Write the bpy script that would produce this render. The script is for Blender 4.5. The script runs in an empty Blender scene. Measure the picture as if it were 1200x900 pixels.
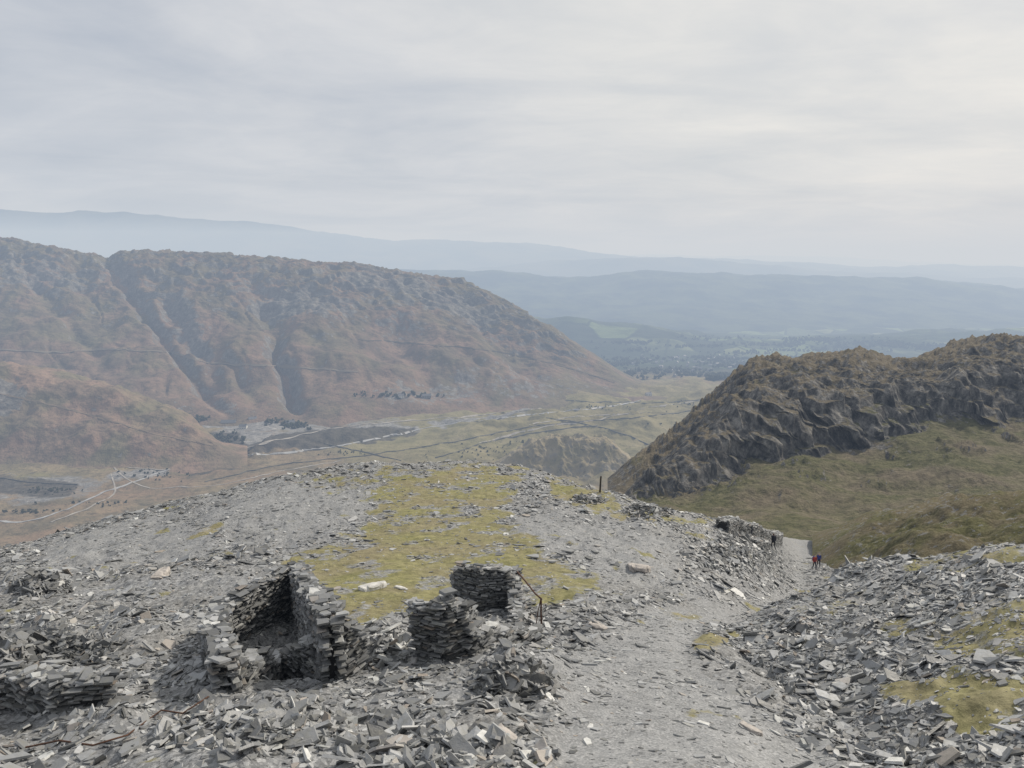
import bpy, bmesh, math, numpy as np
from mathutils import Vector, Matrix
rng=np.random.default_rng(7)
F=900.0; VH=308.0
PT=math.atan((450-VH)/F); sP,cP=math.sin(PT),math.cos(PT)
scene=bpy.context.scene
# ------------------------------------------------------------------ helpers
def v2q(v):
    cy=(450-v)/F
    return (cy*cP-sP)/(cy*sP+cP)
def q2v(q):
    cy=(sP+q*cP)/(cP-q*sP)
    return 450-F*cy
def smooth(a,b,x):
    t=np.clip((x-a)/(b-a),0,1); return t*t*(3-2*t)
_perm=np.random.default_rng(3).permutation(4096)
def _h(ix,iy,s): return _perm[(_perm[(ix+s*131)&4095]+iy)&4095]
def perlin(x,y,s=0):
    x=np.asarray(x,float); y=np.asarray(y,float)
    ix=np.floor(x).astype(np.int64); iy=np.floor(y).astype(np.int64)
    fx=x-ix; fy=y-iy
    u=fx**3*(fx*(fx*6-15)+10); w=fy**3*(fy*(fy*6-15)+10)
    def g(dx,dy):
        a=_h(ix+dx,iy+dy,s)*(2*math.pi/4096)
        return np.cos(a)*(fx-dx)+np.sin(a)*(fy-dy)
    return 1.5*((g(0,0)*(1-u)+g(1,0)*u)*(1-w)+(g(0,1)*(1-u)+g(1,1)*u)*w)
def fbm(x,y,o=4,s=0,g=.5):
    r=0;a=1;t=0
    for i in range(o):
        r=r+a*perlin(x*2**i+i*17.3,y*2**i+i*9.1,s+i); t+=a; a*=g
    return r/t
def ridged(x,y,o=4,s=0,g=.5):
    r=0;a=1;t=0
    for i in range(o):
        r=r+a*(1-np.abs(perlin(x*2**i+i*17.3,y*2**i+i*9.1,s+i))*2); t+=a; a*=g
    return r/t
def pchip(x,xk,yk):
    xk=np.asarray(xk,float); yk=np.asarray(yk,float)
    h=np.diff(xk); sh=(-1,)+(1,)*(yk.ndim-1)
    H=h.reshape(sh); d=np.diff(yk,axis=0)/H
    m=np.zeros_like(yk)
    if len(xk)>2:
        w1=2*H[1:]+H[:-1]; w2=H[1:]+2*H[:-1]
        ok=(d[1:]*d[:-1])>0
        dd0=np.where(ok,d[:-1],1); dd1=np.where(ok,d[1:],1)
        m[1:-1]=np.where(ok,(w1+w2)/(w1/dd0+w2/dd1),0)
    m[0]=d[0]; m[-1]=d[-1]
    x=np.clip(x,xk[0],xk[-1])
    i=np.clip(np.searchsorted(xk,x,side='right')-1,0,len(xk)-2)
    t=((x-xk[i])/h[i]).reshape(sh); hh=h[i].reshape(sh)
    return ((1+2*t)*(1-t)**2*yk[i]+t*(1-t)**2*hh*m[i]+t*t*(3-2*t)*yk[i+1]+t*t*(t-1)*hh*m[i+1])
def poly_sd(U,V,poly):
    P=np.array(poly,float); inside=np.zeros(U.shape,bool); dm=np.full(U.shape,1e9)
    n=len(P)
    for k in range(n):
        a=P[k]; b=P[(k+1)%n]; ab=b-a
        t=np.clip(((U-a[0])*ab[0]+(V-a[1])*ab[1])/(ab@ab+1e-9),0,1)
        dm=np.minimum(dm,np.hypot(U-a[0]-t*ab[0],V-a[1]-t*ab[1]))
        c=((a[1]>V)!=(b[1]>V))
        xi=a[0]+(V-a[1])*ab[0]/(ab[1] if abs(ab[1])>1e-9 else 1e-9)
        inside^=(c&(U<xi))
    return np.where(inside,dm,-dm)
def new_mesh(name,V,loops,starts,totals,mat=None,smooth_=False):
    me=bpy.data.meshes.new(name)
    me.vertices.add(len(V)); me.vertices.foreach_set('co',np.asarray(V,np.float32).ravel())
    me.loops.add(len(loops)); me.loops.foreach_set('vertex_index',np.asarray(loops,np.int32).ravel())
    me.polygons.add(len(starts)); me.polygons.foreach_set('loop_start',np.asarray(starts,np.int32))
    me.polygons.foreach_set('loop_total',np.asarray(totals,np.int32))
    me.polygons.foreach_set('use_smooth',np.full(len(starts),smooth_,bool))
    me.update(calc_edges=True)
    ob=bpy.data.objects.new(name,me); scene.collection.objects.link(ob)
    if mat: me.materials.append(mat)
    return ob
def quads_obj(name,V,Q,mat=None,sm=False):
    Q=np.asarray(Q); n=len(Q)
    return new_mesh(name,V,Q.ravel(),np.arange(n)*4,np.full(n,4),mat,sm)

class Sheet:
    def __init__(s,name,cols,seg,nu,mat,disp=None,foot=None,ulist=None):
        uk=[c[0] for c in cols]; LY=[];Q=[]
        for u,rows in cols:
            ly=[];q=[]
            for r in rows:
                if len(r)==2: ly.append(math.log(r[1])); q.append(v2q(r[0]))
                else: ly.append(math.log(r[0])); q.append(r[1]/r[0])
            LY.append(ly);Q.append(q)
        LY=np.array(LY);Q=np.array(Q)
        uf=np.linspace(uk[0],uk[-1],nu) if ulist is None else ulist
        LYf=pchip(uf,uk,LY); Qf=pchip(uf,uk,Q); Zf=Qf*np.exp(LYf)
        R=LY.shape[1]; t=np.concatenate([np.linspace(k,k+1,seg[k],endpoint=False) for k in range(R-1)]+[[R-1]])
        ly=pchip(t,np.arange(R),LYf.T).T; z=pchip(t,np.arange(R),Zf.T).T
        y=np.exp(ly); cx=((uf-600)/F)[:,None]
        x=cx*(y*cP-z*sP)
        s.U=np.repeat(uf[:,None],len(t),1); s.T=np.repeat(t[None,:],len(uf),0)
        s.X,s.Y,s.Z=x,y,z; s.V0=q2v(z/y)
        if disp is not None:
            d=disp(s)
            if isinstance(d,tuple): s.X=x+d[0]; s.Y=y+d[1]; s.Z=z+d[2]
            else: s.Z=z+d
        s.V=q2v(s.Z/s.Y); s.uf=uf; s.name=name; s.mat=mat; s.att={}
        gx=np.stack([np.gradient(a,axis=0) for a in (s.X,s.Y,s.Z)],-1); gy=np.stack([np.gradient(a,axis=1) for a in (s.X,s.Y,s.Z)],-1)
        n=np.cross(gx,gy); s.area=np.linalg.norm(n,axis=-1); s.Nn=n/np.maximum(s.area,1e-9)[...,None]
    def build(s):
        nu,nt=s.X.shape; V=np.stack([s.X,s.Y,s.Z],-1).reshape(-1,3)
        i,j=np.meshgrid(np.arange(nu-1),np.arange(nt-1),indexing='ij'); a=(i*nt+j).ravel()
        ob=quads_obj(s.name,V,np.stack([a,a+nt,a+nt+1,a+1],-1),s.mat,True)
        for k,v in s.att.items():
            at=ob.data.attributes.new(k,'FLOAT','POINT'); at.data.foreach_set('value',np.ascontiguousarray(v,np.float32).ravel())
        s.ob=ob; return ob
    def hit(s,u,v):
        f=np.interp(u,s.uf,np.arange(len(s.uf))); i=int(min(f,len(s.uf)-2)); w=f-i
        L=lambda A:A[i]*(1-w)+A[i+1]*w
        vc=L(s.V); j=None
        idx=np.where((vc[:-1]>=v)&(vc[1:]<v))[0]
        if len(idx)==0: j=int(np.argmin(np.abs(vc-v))); j=min(j,len(vc)-2); t=0
        else:
            j=int(idx[0]); t=(vc[j]-v)/(vc[j]-vc[j+1])
        g=lambda A:(lambda c:c[j]*(1-t)+c[j+1]*t)(L(A))
        n=(s.Nn[i,j]); return Vector((g(s.X),g(s.Y),g(s.Z))),Vector(n)
# ---------------- node helpers
def node(nt,t,ins=None,**pr):
    n=nt.nodes.new(t)
    for k,v in pr.items(): setattr(n,k,v)
    for k,v in (ins or {}).items():
        sk=n.inputs[k]
        if isinstance(v,bpy.types.NodeSocket): nt.links.new(v,sk)
        else: sk.default_value=v
    return n
def c4(c): return (c[0],c[1],c[2],1) if not isinstance(c,(int,float)) else (c,c,c,1)
class MB:
    def __init__(s,name,rough=.8,spec=.3):
        s.m=bpy.data.materials.new(name); s.m.use_nodes=True; s.nt=s.m.node_tree
        s.b=s.nt.nodes['Principled BSDF']; s.b.inputs['Roughness'].default_value=rough
        s.b.inputs['Specular IOR Level'].default_value=spec
        s.g=node(s.nt,'ShaderNodeNewGeometry'); s.pos=s.g.outputs['Position']
    def map(s,scale,rot=(0,0,0)):
        return node(s.nt,'ShaderNodeMapping',{'Vector':s.pos,'Scale':scale,'Rotation':rot}).outputs[0]
    def noise(s,scale,detail=5,rough=.55,vec=None,dist=0):
        return node(s.nt,'ShaderNodeTexNoise',{'Vector':vec or s.pos,'Scale':scale,'Detail':min(detail,5),'Roughness':rough,'Distortion':dist}).outputs['Fac']
    def vor(s,scale,vec=None,out='Color',feature='F1'):
        return node(s.nt,'ShaderNodeTexVoronoi',{'Vector':vec or s.pos,'Scale':scale},feature=feature).outputs[out]
    def ramp(s,f,stops,interp='LINEAR'):
        r=node(s.nt,'ShaderNodeValToRGB',{'Fac':f}); cr=r.color_ramp; cr.interpolation=interp
        while len(cr.elements)<len(stops): cr.elements.new(.5)
        for e,(p,c) in zip(cr.elements,stops): e.position=p; e.color=c4(c)
        return r.outputs['Color']
    def mix(s,f,a,b,bt='MIX'):
        n=node(s.nt,'ShaderNodeMix',data_type='RGBA',blend_type=bt)
        for k,v in ((0,f),(6,a),(7,b)):
            if isinstance(v,bpy.types.NodeSocket): s.nt.links.new(v,n.inputs[k])
            else: n.inputs[k].default_value=v if k==0 else c4(v)
        return n.outputs[2]
    def math(s,op,a,b=0,c=0,clamp=False):
        n=node(s.nt,'ShaderNodeMath',{0:a,1:b,2:c},operation=op,use_clamp=clamp); return n.outputs[0]
    def att(s,n): return node(s.nt,'ShaderNodeAttribute',attribute_name=n).outputs['Fac']
    def bump(s,h,dist,strength=1.0,prev=None):
        ins={'Height':h,'Distance':dist,'Strength':strength}
        if prev: ins['Normal']=prev
        return node(s.nt,'ShaderNodeBump',ins).outputs[0]
    def fin(s,col,nrm=None):
        if isinstance(col,bpy.types.NodeSocket): s.nt.links.new(col,s.b.inputs['Base Color'])
        else: s.b.inputs['Base Color'].default_value=c4(col)
        if nrm: s.nt.links.new(nrm,s.b.inputs['Normal'])
        return s.m
# ------------------------------------------------------------------ materials
def mat_spoil():
    m=MB('spoil_ground',.75,.35)
    cell=m.vor(9.0,vec=m.map((1,1,.6))); fine=m.vor(28.0)
    bw=node(m.nt,'ShaderNodeRGBToBW',{0:cell}).outputs[0]; bf=node(m.nt,'ShaderNodeRGBToBW',{0:fine}).outputs[0]
    s1=m.ramp(bw,[(.1,(.065,.067,.07)),(.5,(.20,.205,.21)),(.9,(.46,.465,.465))])
    s2=m.ramp(bf,[(.1,(.11,.112,.115)),(.55,(.235,.24,.245)),(.95,(.46,.46,.455))])
    sl=m.mix(.5,s1,s2)
    big=m.noise(.25,3); sl=m.mix(m.ramp(big,[(.4,0),(.75,.4)]),sl,(.15,.138,.112))
    gravel=m.mix(.55,m.ramp(bf,[(.05,(.09,.092,.095)),(.5,(.24,.246,.25)),(1,(.55,.55,.55))]),m.ramp(m.noise(1.6,5,.7),[(.32,(.15,.153,.155)),(.5,(.25,.254,.256)),(.7,(.37,.374,.374))]))
    col=m.mix(m.att('path'),sl,gravel)
    gn=m.noise(2.4,5,.7); gn2=m.noise(.35,3)
    gr=m.mix(m.ramp(gn2,[(.35,0),(.65,1)]),m.ramp(gn,[(.3,(.11,.11,.038)),(.5,(.20,.19,.07)),(.7,(.31,.29,.12))]),m.ramp(gn,[(.3,(.13,.11,.055)),(.7,(.30,.265,.155))]))
    gf=m.math('SUBTRACT',m.math('ADD',m.att('grass'),m.math('MULTIPLY',m.noise(1.3,5,.8),1.9)),1.02)
    gf=m.ramp(gf,[(.30,0),(.60,1)])
    col=m.mix(gf,col,gr)
    h=m.math('ADD',m.math('MULTIPLY',bw,.7),m.math('MULTIPLY',bf,.3))
    n=m.bump(h,.05,.9); n=m.bump(gn,.12,.5,n)
    return m.fin(col,n)
def mat_slate(name='slate',dark=1.0):
    m=MB(name,.5,.5)
    r=m.g.outputs['Random Per Island']
    k=lambda a,b,c:(a*dark,b*dark,c*dark)
    base=m.ramp(r,[(0,k(.065,.067,.07)),(.3,k(.165,.17,.176)),(.65,k(.29,.297,.303)),(.88,k(.43,.436,.44)),(.92,k(.30,.25,.205)),(.955,k(.36,.372,.365)),(1,k(.68,.68,.66))])
    n=m.noise(7,4,.7)
    col=m.mix(m.ramp(n,[(.42,0),(.72,.6)]),base,k(.21,.206,.172))
    return m.fin(col,m.bump(n,.03,.6))
def mat_fell(name,k=1.0):
    m=MB(name,.95,.1)
    K=lambda a,b,c:(a*k,b*k,c*k)
    a=m.noise(.006,5,.65); b=m.noise(.018,5,.65); c=m.noise(.10,5,.7)
    col=m.ramp(a,[(.36,K(.155,.133,.087)),(.5,K(.19,.134,.103)),(.66,K(.215,.156,.115))])
    col=m.mix(m.ramp(m.att('streak'),[(.4,0),(.75,.75)]),col,K(.12,.115,.072))
    col=m.mix(m.ramp(b,[(.45,0),(.6,.6)]),col,K(.095,.083,.065))
    col=m.mix(m.ramp(c,[(.48,0),(.66,.5)]),col,K(.055,.048,.038))
    nz=node(m.nt,'ShaderNodeSeparateXYZ',{0:m.g.outputs['Normal']}).outputs[2]
    rk=m.math('ADD',m.math('MULTIPLY',m.math('SUBTRACT',.80,nz),2.4),m.math('MULTIPLY',m.math('SUBTRACT',c,.5),2.2))
    rk=m.math('ADD',rk,m.math('MULTIPLY',m.att('rock'),.9))
    rock=m.ramp(c,[(.3,(.07,.07,.07)),(.5,(.145,.143,.138)),(.7,(.27,.265,.25))])
    col=m.mix(m.ramp(rk,[(.12,0),(.38,.8)]),col,rock)
    n=m.bump(b,12,.8); n=m.bump(c,2.8,.75,n)
    return m.fin(col,n)
def mat_crag(name,k=1.0):
    m=MB(name,.9,.15)
    K=lambda a,b,c:(a*k,b*k,c*k)
    c=m.noise(.45,5,.75); d=m.noise(.05,5,.65); st=m.noise(.32,5,.72,vec=m.map((1,1,.45)))
    gr=m.ramp(c,[(.3,K(.045,.048,.02)),(.5,K(.10,.098,.045)),(.7,K(.165,.152,.08))])
    tp=m.math('ADD',d,m.math('MULTIPLY',m.att('top'),.2))
    gr=m.mix(m.ramp(tp,[(.42,0),(.62,.9)]),gr,m.ramp(c,[(.3,K(.08,.066,.045)),(.7,K(.225,.187,.13))]))
    nz=node(m.nt,'ShaderNodeSeparateXYZ',{0:m.g.outputs['Normal']}).outputs[2]
    rock=m.ramp(st,[(.34,K(.028,.027,.026)),(.48,K(.10,.096,.09)),(.66,K(.28,.265,.24))])
    f=m.math('ADD',m.math('MULTIPLY',m.math('SUBTRACT',.84,nz),2.6),m.math('MULTIPLY',m.math('SUBTRACT',c,.5),2.8))
    f=m.math('ADD',f,m.math('MULTIPLY',m.att('rock'),.42))
    col=m.mix(m.ramp(f,[(.08,0),(.32,1)]),gr,rock)
    n=m.bump(st,2.2,.85); n=m.bump(c,1.0,.7,n)
    return m.fin(col,n)
def mat_knoll():
    m=MB('knoll_ground',.9,.1)
    b=m.noise(.03,5,.65); c=m.noise(.14,5,.7)
    col=m.ramp(b,[(.36,(.19,.17,.10)),(.5,(.26,.22,.14)),(.64,(.29,.25,.17))])
    col=m.mix(m.ramp(c,[(.48,0),(.62,.7)]),col,m.ramp(b,[(.4,(.13,.125,.11)),(.6,(.22,.21,.19))]))
    col=m.mix(m.ramp(m.noise(.09,4,.7),[(.56,0),(.66,.7)]),col,(.07,.063,.05))
    return m.fin(col,m.bump(c,2,.7))
def mat_bank():
    m=MB('grass_bank',.9,.15)
    c=m.noise(2.0,5,.8); d=m.noise(.18,5,.6)
    gr=m.ramp(c,[(.3,(.055,.058,.024)),(.5,(.125,.12,.05)),(.7,(.20,.187,.085))])
    gr=m.mix(m.ramp(d,[(.42,0),(.58,.9)]),gr,m.ramp(c,[(.3,(.09,.075,.045)),(.7,(.25,.21,.13))]))
    col=m.mix(m.ramp(m.noise(.9,5,.75),[(.56,0),(.62,.9)]),gr,(.24,.24,.24))
    return m.fin(col,m.bump(c,.6,.9))
def mat_valley():
    m=MB('valley_ground',.95,.1)
    a=m.noise(.005,5,.65); b=m.noise(.025,5,.7); c=m.noise(.11,5,.75)
    col=m.ramp(a,[(.35,(.19,.175,.10)),(.48,(.23,.19,.125)),(.62,(.215,.158,.11))])
    col=m.mix(m.ramp(b,[(.45,0),(.6,.75)]),col,(.12,.108,.075))
    col=m.mix(m.ramp(c,[(.5,0),(.68,.75)]),col,(.06,.054,.04))
    col=m.mix(m.math('MULTIPLY',m.att('green'),.75),col,m.ramp(b,[(.35,(.11,.105,.055)),(.5,(.20,.185,.095)),(.65,(.29,.255,.15))]))
    sp=m.ramp(c,[(.3,(.09,.09,.092)),(.5,(.19,.19,.19)),(.7,(.36,.355,.35))])
    col=m.mix(m.ramp(m.math('ADD',m.att('spoil'),m.math('MULTIPLY',m.math('SUBTRACT',b,.5),2.0)),[(.35,0),(.65,.92)]),col,sp)
    dk=m.ramp(c,[(.35,(.035,.033,.028)),(.65,(.10,.092,.08))])
    col=m.mix(m.ramp(m.math('ADD',m.att('dark'),m.math('MULTIPLY',m.math('SUBTRACT',b,.5),1.6)),[(.35,0),(.6,.9)]),col,dk)
    vv=m.map((1,.7,0),(0,0,.4))
    cell=m.vor(.0065,vec=vv,out='Color'); e=m.vor(.0065,vec=vv,out='Distance',feature='DISTANCE_TO_EDGE')
    bw=node(m.nt,'ShaderNodeRGBToBW',{0:cell}).outputs[0]
    fl=m.ramp(bw,[(.2,(.03,.04,.025)),(.38,(.07,.095,.045)),(.5,(.11,.15,.07)),(.62,(.05,.065,.035)),(.75,(.14,.165,.09))],'CONSTANT')
    fl=m.mix(m.ramp(e,[(.02,.8),(.05,0)]),fl,(.02,.03,.02))
    fl=m.mix(m.ramp(m.noise(.0022,5,.6),[(.45,0),(.55,.85)]),fl,(.025,.038,.022))
    col=m.mix(m.att('field'),col,fl)
    n=m.bump(b,8,.75); n=m.bump(c,2.5,.6,n)
    return m.fin(col,n)
def mat_ridge(name,c0,c1,sc):
    m=MB(name,.95,.05)
    return m.fin(m.ramp(m.noise(sc,5,.65),[(.4,c0),(.62,c1)]),m.bump(m.noise(sc*1.5,4),1.0/sc*.1,.6))
def mat_flat(name,c,rough=.8,c2=None,sc=3,spec=.3,bump=0):
    m=MB(name,rough,spec)
    c2=c2 or tuple(x*.6 for x in c)
    nn=m.noise(sc,5,.65)
    return m.fin(m.ramp(nn,[(.35,c2),(.65,c)]),m.bump(nn,bump,.6) if bump else None)
SPOIL=mat_spoil(); SLATE=mat_slate(); SLATEW=mat_slate('slate_wall_stone',.68); FELL=mat_fell('fell_ground',1.0); NEARM=mat_fell('bracken_ground',1.25); CRAG=mat_crag('crag_ground'); KN=mat_knoll(); BANK=mat_bank(); VAL=mat_valley()
CORE=mat_flat('wall_core',(.035,.035,.035))
# ------------------------------------------------------------------ camera
cam=bpy.data.cameras.new('camera'); co=bpy.data.objects.new('camera',cam); scene.collection.objects.link(co)
cam.sensor_width=36; cam.lens=27; cam.clip_end=150000; cam.clip_start=.05
co.location=(0,0,0); co.rotation_euler=(math.pi/2-PT,0,0); scene.camera=co
# ------------------------------------------------------------------ foreground heap
def back(rows):
    v,y=rows[-1]; z=v2q(v)*y
    return rows+[(y*1.10,z-y*.05,'z'),(y*1.5,z-y*.42,'z'),(y*2.6,z-y*1.15,'z')]
def fg(rows): return [(.25,-1.66,'z'),(4,-3.95,'z')]+back(rows)
hc=[(-700,[(900,11),(830,14),(780,18),(755,24),(735,30),(718,37),(705,44)]),
 (-300,[(900,11),(825,14.5),(770,19.5),(738,25),(712,31),(692,38),(675,46)]),
 (0,[(900,11),(820,15),(760,20),(720,26),(690,32),(662,41),(641,52)]),
 (170,[(900,10.5),(815,15),(750,20.5),(700,27),(660,35),(625,46),(597,60)]),
 (300,[(900,10),(810,14.5),(745,21),(695,27.5),(645,36),(600,48),(565,63)]),
 (400,[(900,10),(805,14.5),(742,21),(692,27.5),(640,36.5),(588,50),(547,65)]),
 (530,[(900,10),(800,14.5),(740,21),(690,28),(640,36.5),(586,50),(541,66)]),
 (600,[(900,10),(800,14.5),(740,21),(690,28),(640,36.5),(588,50),(545,66)]),
 (650,[(900,10),(800,14.5),(740,21),(690,28),(642,36.5),(597,48),(560,62)]),
 (740,[(900,10),(800,15),(745,20.5),(700,27.5),(655,36),(620,45),(586,57)]),
 (830,[(900,10),(810,15),(750,21.5),(705,30),(662,41),(632,50),(607,60)]),
 (890,[(900,10.5),(815,15.5),(758,23),(716,33),(680,46),(648,60),(620,78)]),
 (940,[(900,11),(820,16.5),(765,25),(722,37),(692,54),(662,84),(633,125)]),
 (1000,[(900,11.5),(825,17),(775,25.5),(735,37),(700,54),(668,84),(640,125)]),
 (1200,[(900,13),(840,18),(800,25.5),(760,37),(720,54),(690,84),(660,125)]),
 (1900,[(1000,13),(900,18),(840,25.5),(800,37),(760,54),(730,84),(700,125)])]
GX=[(60,740,18,0.6),(0,775,20,.5),(450,755,22,0.6),(600,790,30,.55),(240,800,25,.25),(820,640,30,.6),(760,615,22,.4),(880,660,22,.7),(560,850,50,.3),(330,850,40,.3),(45,683,24,.4),(150,740,30,.3),(120,850,40,.35)]
def dheap(s):
    amp=smooth(3,9,s.Y)
    d=fbm(s.X/5,s.Y/5,4,1)*.5+fbm(s.X/1.1,s.Y/1.1,3,9)*.2+fbm(s.X/.35,s.Y/.35,2,15)*.05*(s.Y<40)
    gr=smooth(-20,25,poly_sd(s.U,s.V0,GRASS)); pa=smooth(-15,15,poly_sd(s.U,s.V0,PATH))
    d=d*amp*(1-.6*np.maximum(gr,pa))
    for u,v,w,h in GX:
        d=d+h*np.exp(-((s.U-u)**2/(w*1.4)**2+(s.V0-v)**2/(w*.62)**2))*(1+.5*fbm(s.X/.8,s.Y/.8,3,22))*(s.T<8)
    d=d-.45*smooth(-8,12,poly_sd(s.U,s.V0,[(275,745),(345,712),(362,750),(372,785),(275,798)]))
    d=d-.18*pa*amp
    return d
GRASS=[(345,560),(430,556),(470,546),(625,548),(600,585),(598,615),(640,650),(725,690),(712,706),(655,697),(610,700),(560,690),(535,712),(500,722),(430,738),(388,736),(368,690),(330,655),(380,635),(440,608),(432,578)]
GR2=[(715,595),(760,603),(835,608),(828,618),(770,616),(715,606)]
GR3=[(815,745),(865,740),(870,757),(815,760)]
GR4=[(640,562),(690,572),(735,590),(700,600),(650,585)]
PATH=[(640,915),(985,915),(955,872),(880,810),(812,770),(825,735),(890,715),(952,692),(945,650),(925,615),(900,625),(928,690),(830,706),(760,712),(700,742),(650,785),(655,850)]
FINE=[(240,585),(330,560),(430,575),(440,605),(340,640),(240,625)]
FIN2=[(600,600),(720,605),(800,640),(790,690),(735,690),(650,650),(600,625)]
FIN3=[(30,640),(200,600),(260,640),(200,665),(60,668)]
ul=np.concatenate([np.linspace(-700,-160,110,endpoint=False),np.linspace(-160,1360,900,endpoint=False),np.linspace(1360,1900,100)])
heap=Sheet('spoil_heap_ground',[(c[0],fg(c[1])) for c in hc],[8,30,80,80,70,60,50,50,16,12,8],0,SPOIL,dheap,ulist=ul)
def setmask(s):
    U,V=s.U,s.V0; wn=fbm(s.X/3,s.Y/3,5,40)*38; w2=fbm(s.X/1.2,s.Y/1.2,4,44)*18
    g=smooth(-14,22,poly_sd(U,V,GRASS)+wn+w2)
    g*=1-.9*smooth(-5,8,poly_sd(U,V,[(536,590),(560,590),(566,605),(540,606)])+w2*.3)
    g*=1-.6*smooth(.0,.3,fbm(s.X/2.2,s.Y/2.2,4,47))
    for p in (GR2,GR3,GR4): g=np.maximum(g,.9*smooth(-6,6,poly_sd(U,V,p)+w2*.6))
    g=np.maximum(g,.75*smooth(.25,.5,fbm(s.X/4,s.Y/4,4,70))*smooth(18,30,s.Y))
    g=np.maximum(g,.5*smooth(.3,.5,fbm(s.X/1.6,s.Y/1.6,4,72)))
    pa=smooth(-18,22,poly_sd(U,V,PATH)+w2*1.5+wn*.5)
    for p in (FINE,FIN2,FIN3): pa=np.maximum(pa,.85*smooth(-12,16,poly_sd(U,V,p)+wn*.5))
    s.att['grass']=g; s.att['path']=pa
setmask(heap); heap.build()
# slate mound right
def mb(u,rows):
    v=rows[0][0]; p,_=heap.hit(u,min(v,1150)); y=p.y*.99
    z=v2q(v)*y-.05; v2,y2=rows[-1]; z2=v2q(v2)*y2
    return [(y*.97,z-.6,'z'),(y,z,'z')]+rows[1:]+[(y2*1.08,z2-y2*.05,'z'),(y2*1.45,z2-y2*.42,'z'),(y2*2.2,z2-y2*1.1,'z')]
mc=[(845,[(744,23.8),(742,24.2),(740,24.7),(738,25.2)]),(900,[(785,17.3),(765,20.6),(740,23.6),(717,27.5)]),
 (950,[(830,13.6),(790,18.2),(735,23.2),(696,31)]),(1000,[(868,11.4),(810,16.2),(732,22.3),(665,36)]),
 (1100,[(925,9.4),(825,14.2),(737,19),(651,34)]),(1200,[(980,8.1),(840,12.6),(742,16.5),(639,31)]),
 (1400,[(1050,7),(860,11),(750,15),(625,28)]),(1900,[(1150,5),(900,9),(770,12),(600,22)])]
def dmound(s):
    return (fbm(s.X/4,s.Y/4,4,51)*.6+fbm(s.X/1,s.Y/1,3,55)*.25+fbm(s.X/.35,s.Y/.35,2,56)*.05)*smooth(845,930,s.U)*smooth(.8,1.8,s.T)
mound=Sheet('slate_mound_ground',[(c[0],mb(*c)) for c in mc],[6,90,80,80,16,10,6],0,SPOIL,dmound,ulist=np.concatenate([np.linspace(845,1360,420,endpoint=False),np.linspace(1360,1900,80)]))
g=0; U,V=mound.U,mound.V0; w2=fbm(mound.X/1.5,mound.Y/1.5,5,61)*38
for p,a in (([(1030,812),(1090,802),(1300,795),(1300,850),(1120,850),(1060,832)],1),([(1040,735),(1130,720),(1300,695),(1300,770),(1130,770)],.72),([(1040,650),(1180,642),(1300,640),(1300,665),(1100,668)],.7),([(900,735),(960,700),(1010,690),(980,720)],.5)):
    g=np.maximum(g,a*smooth(-10,12,poly_sd(U,V,p)+w2))
mound.att['grass']=g+0*U; mound.att['path']=0*U; mound.build()
# ---------------- slab scatter
def slabs(name,C,N,A,B,T,mat,k=5,rot=None,jit=.33):
    n=len(C); N=N/np.linalg.norm(N,axis=1,keepdims=True)
    r=rng.normal(size=(n,3)) if rot is None else rot
    ax=np.cross(N,r); ax/=np.linalg.norm(ax,axis=1,keepdims=True)+1e-9; ay=np.cross(N,ax)
    th=(np.arange(k)[None]+rng.uniform(-.36,.36,(n,k)))*2*math.pi/k
    rr=1+rng.uniform(-jit,jit,(n,k))
    px=np.cos(th)*rr*A[:,None]; py=np.sin(th)*rr*B[:,None]
    ring=C[:,None]+px[...,None]*ax[:,None]+py[...,None]*ay[:,None]
    top=C[:,None]+(ring-C[:,None])*.93+N[:,None]*(T[:,None,None])*(1+rng.uniform(-.5,.5,(n,k,1))); bot=ring-N[:,None]*T[:,None,None]
    V=np.concatenate([top,bot],1).reshape(-1,3)
    base=(np.arange(n)*2*k)[:,None]; i=np.arange(k); j=(i+1)%k
    tp=base+i[None]; bt=base+k+i[::-1][None]
    sd=np.stack([i,i+k,j+k,j],-1).reshape(-1)[None]+base
    loops=np.concatenate([tp,bt,sd],1); per=2*k+4*k
    tot=np.array([k,k]+[4]*k); st=np.concatenate([[0],np.cumsum(tot)[:-1]])
    return V,loops,(np.arange(n)*per)[:,None]+st[None],np.tile(tot,(n,1))
def join_slabs(name,parts,mat):
    vs=[];ls=[];ss=[];ts=[];vo=0;lo=0
    for V,L,S,T in parts:
        vs.append(V);ls.append(L.ravel()+vo);ss.append(S.ravel()+lo);ts.append(T.ravel()); vo+=len(V); lo+=L.size
    return new_mesh(name,np.concatenate(vs),np.concatenate(ls),np.concatenate(ss),np.concatenate(ts),mat)
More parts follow.
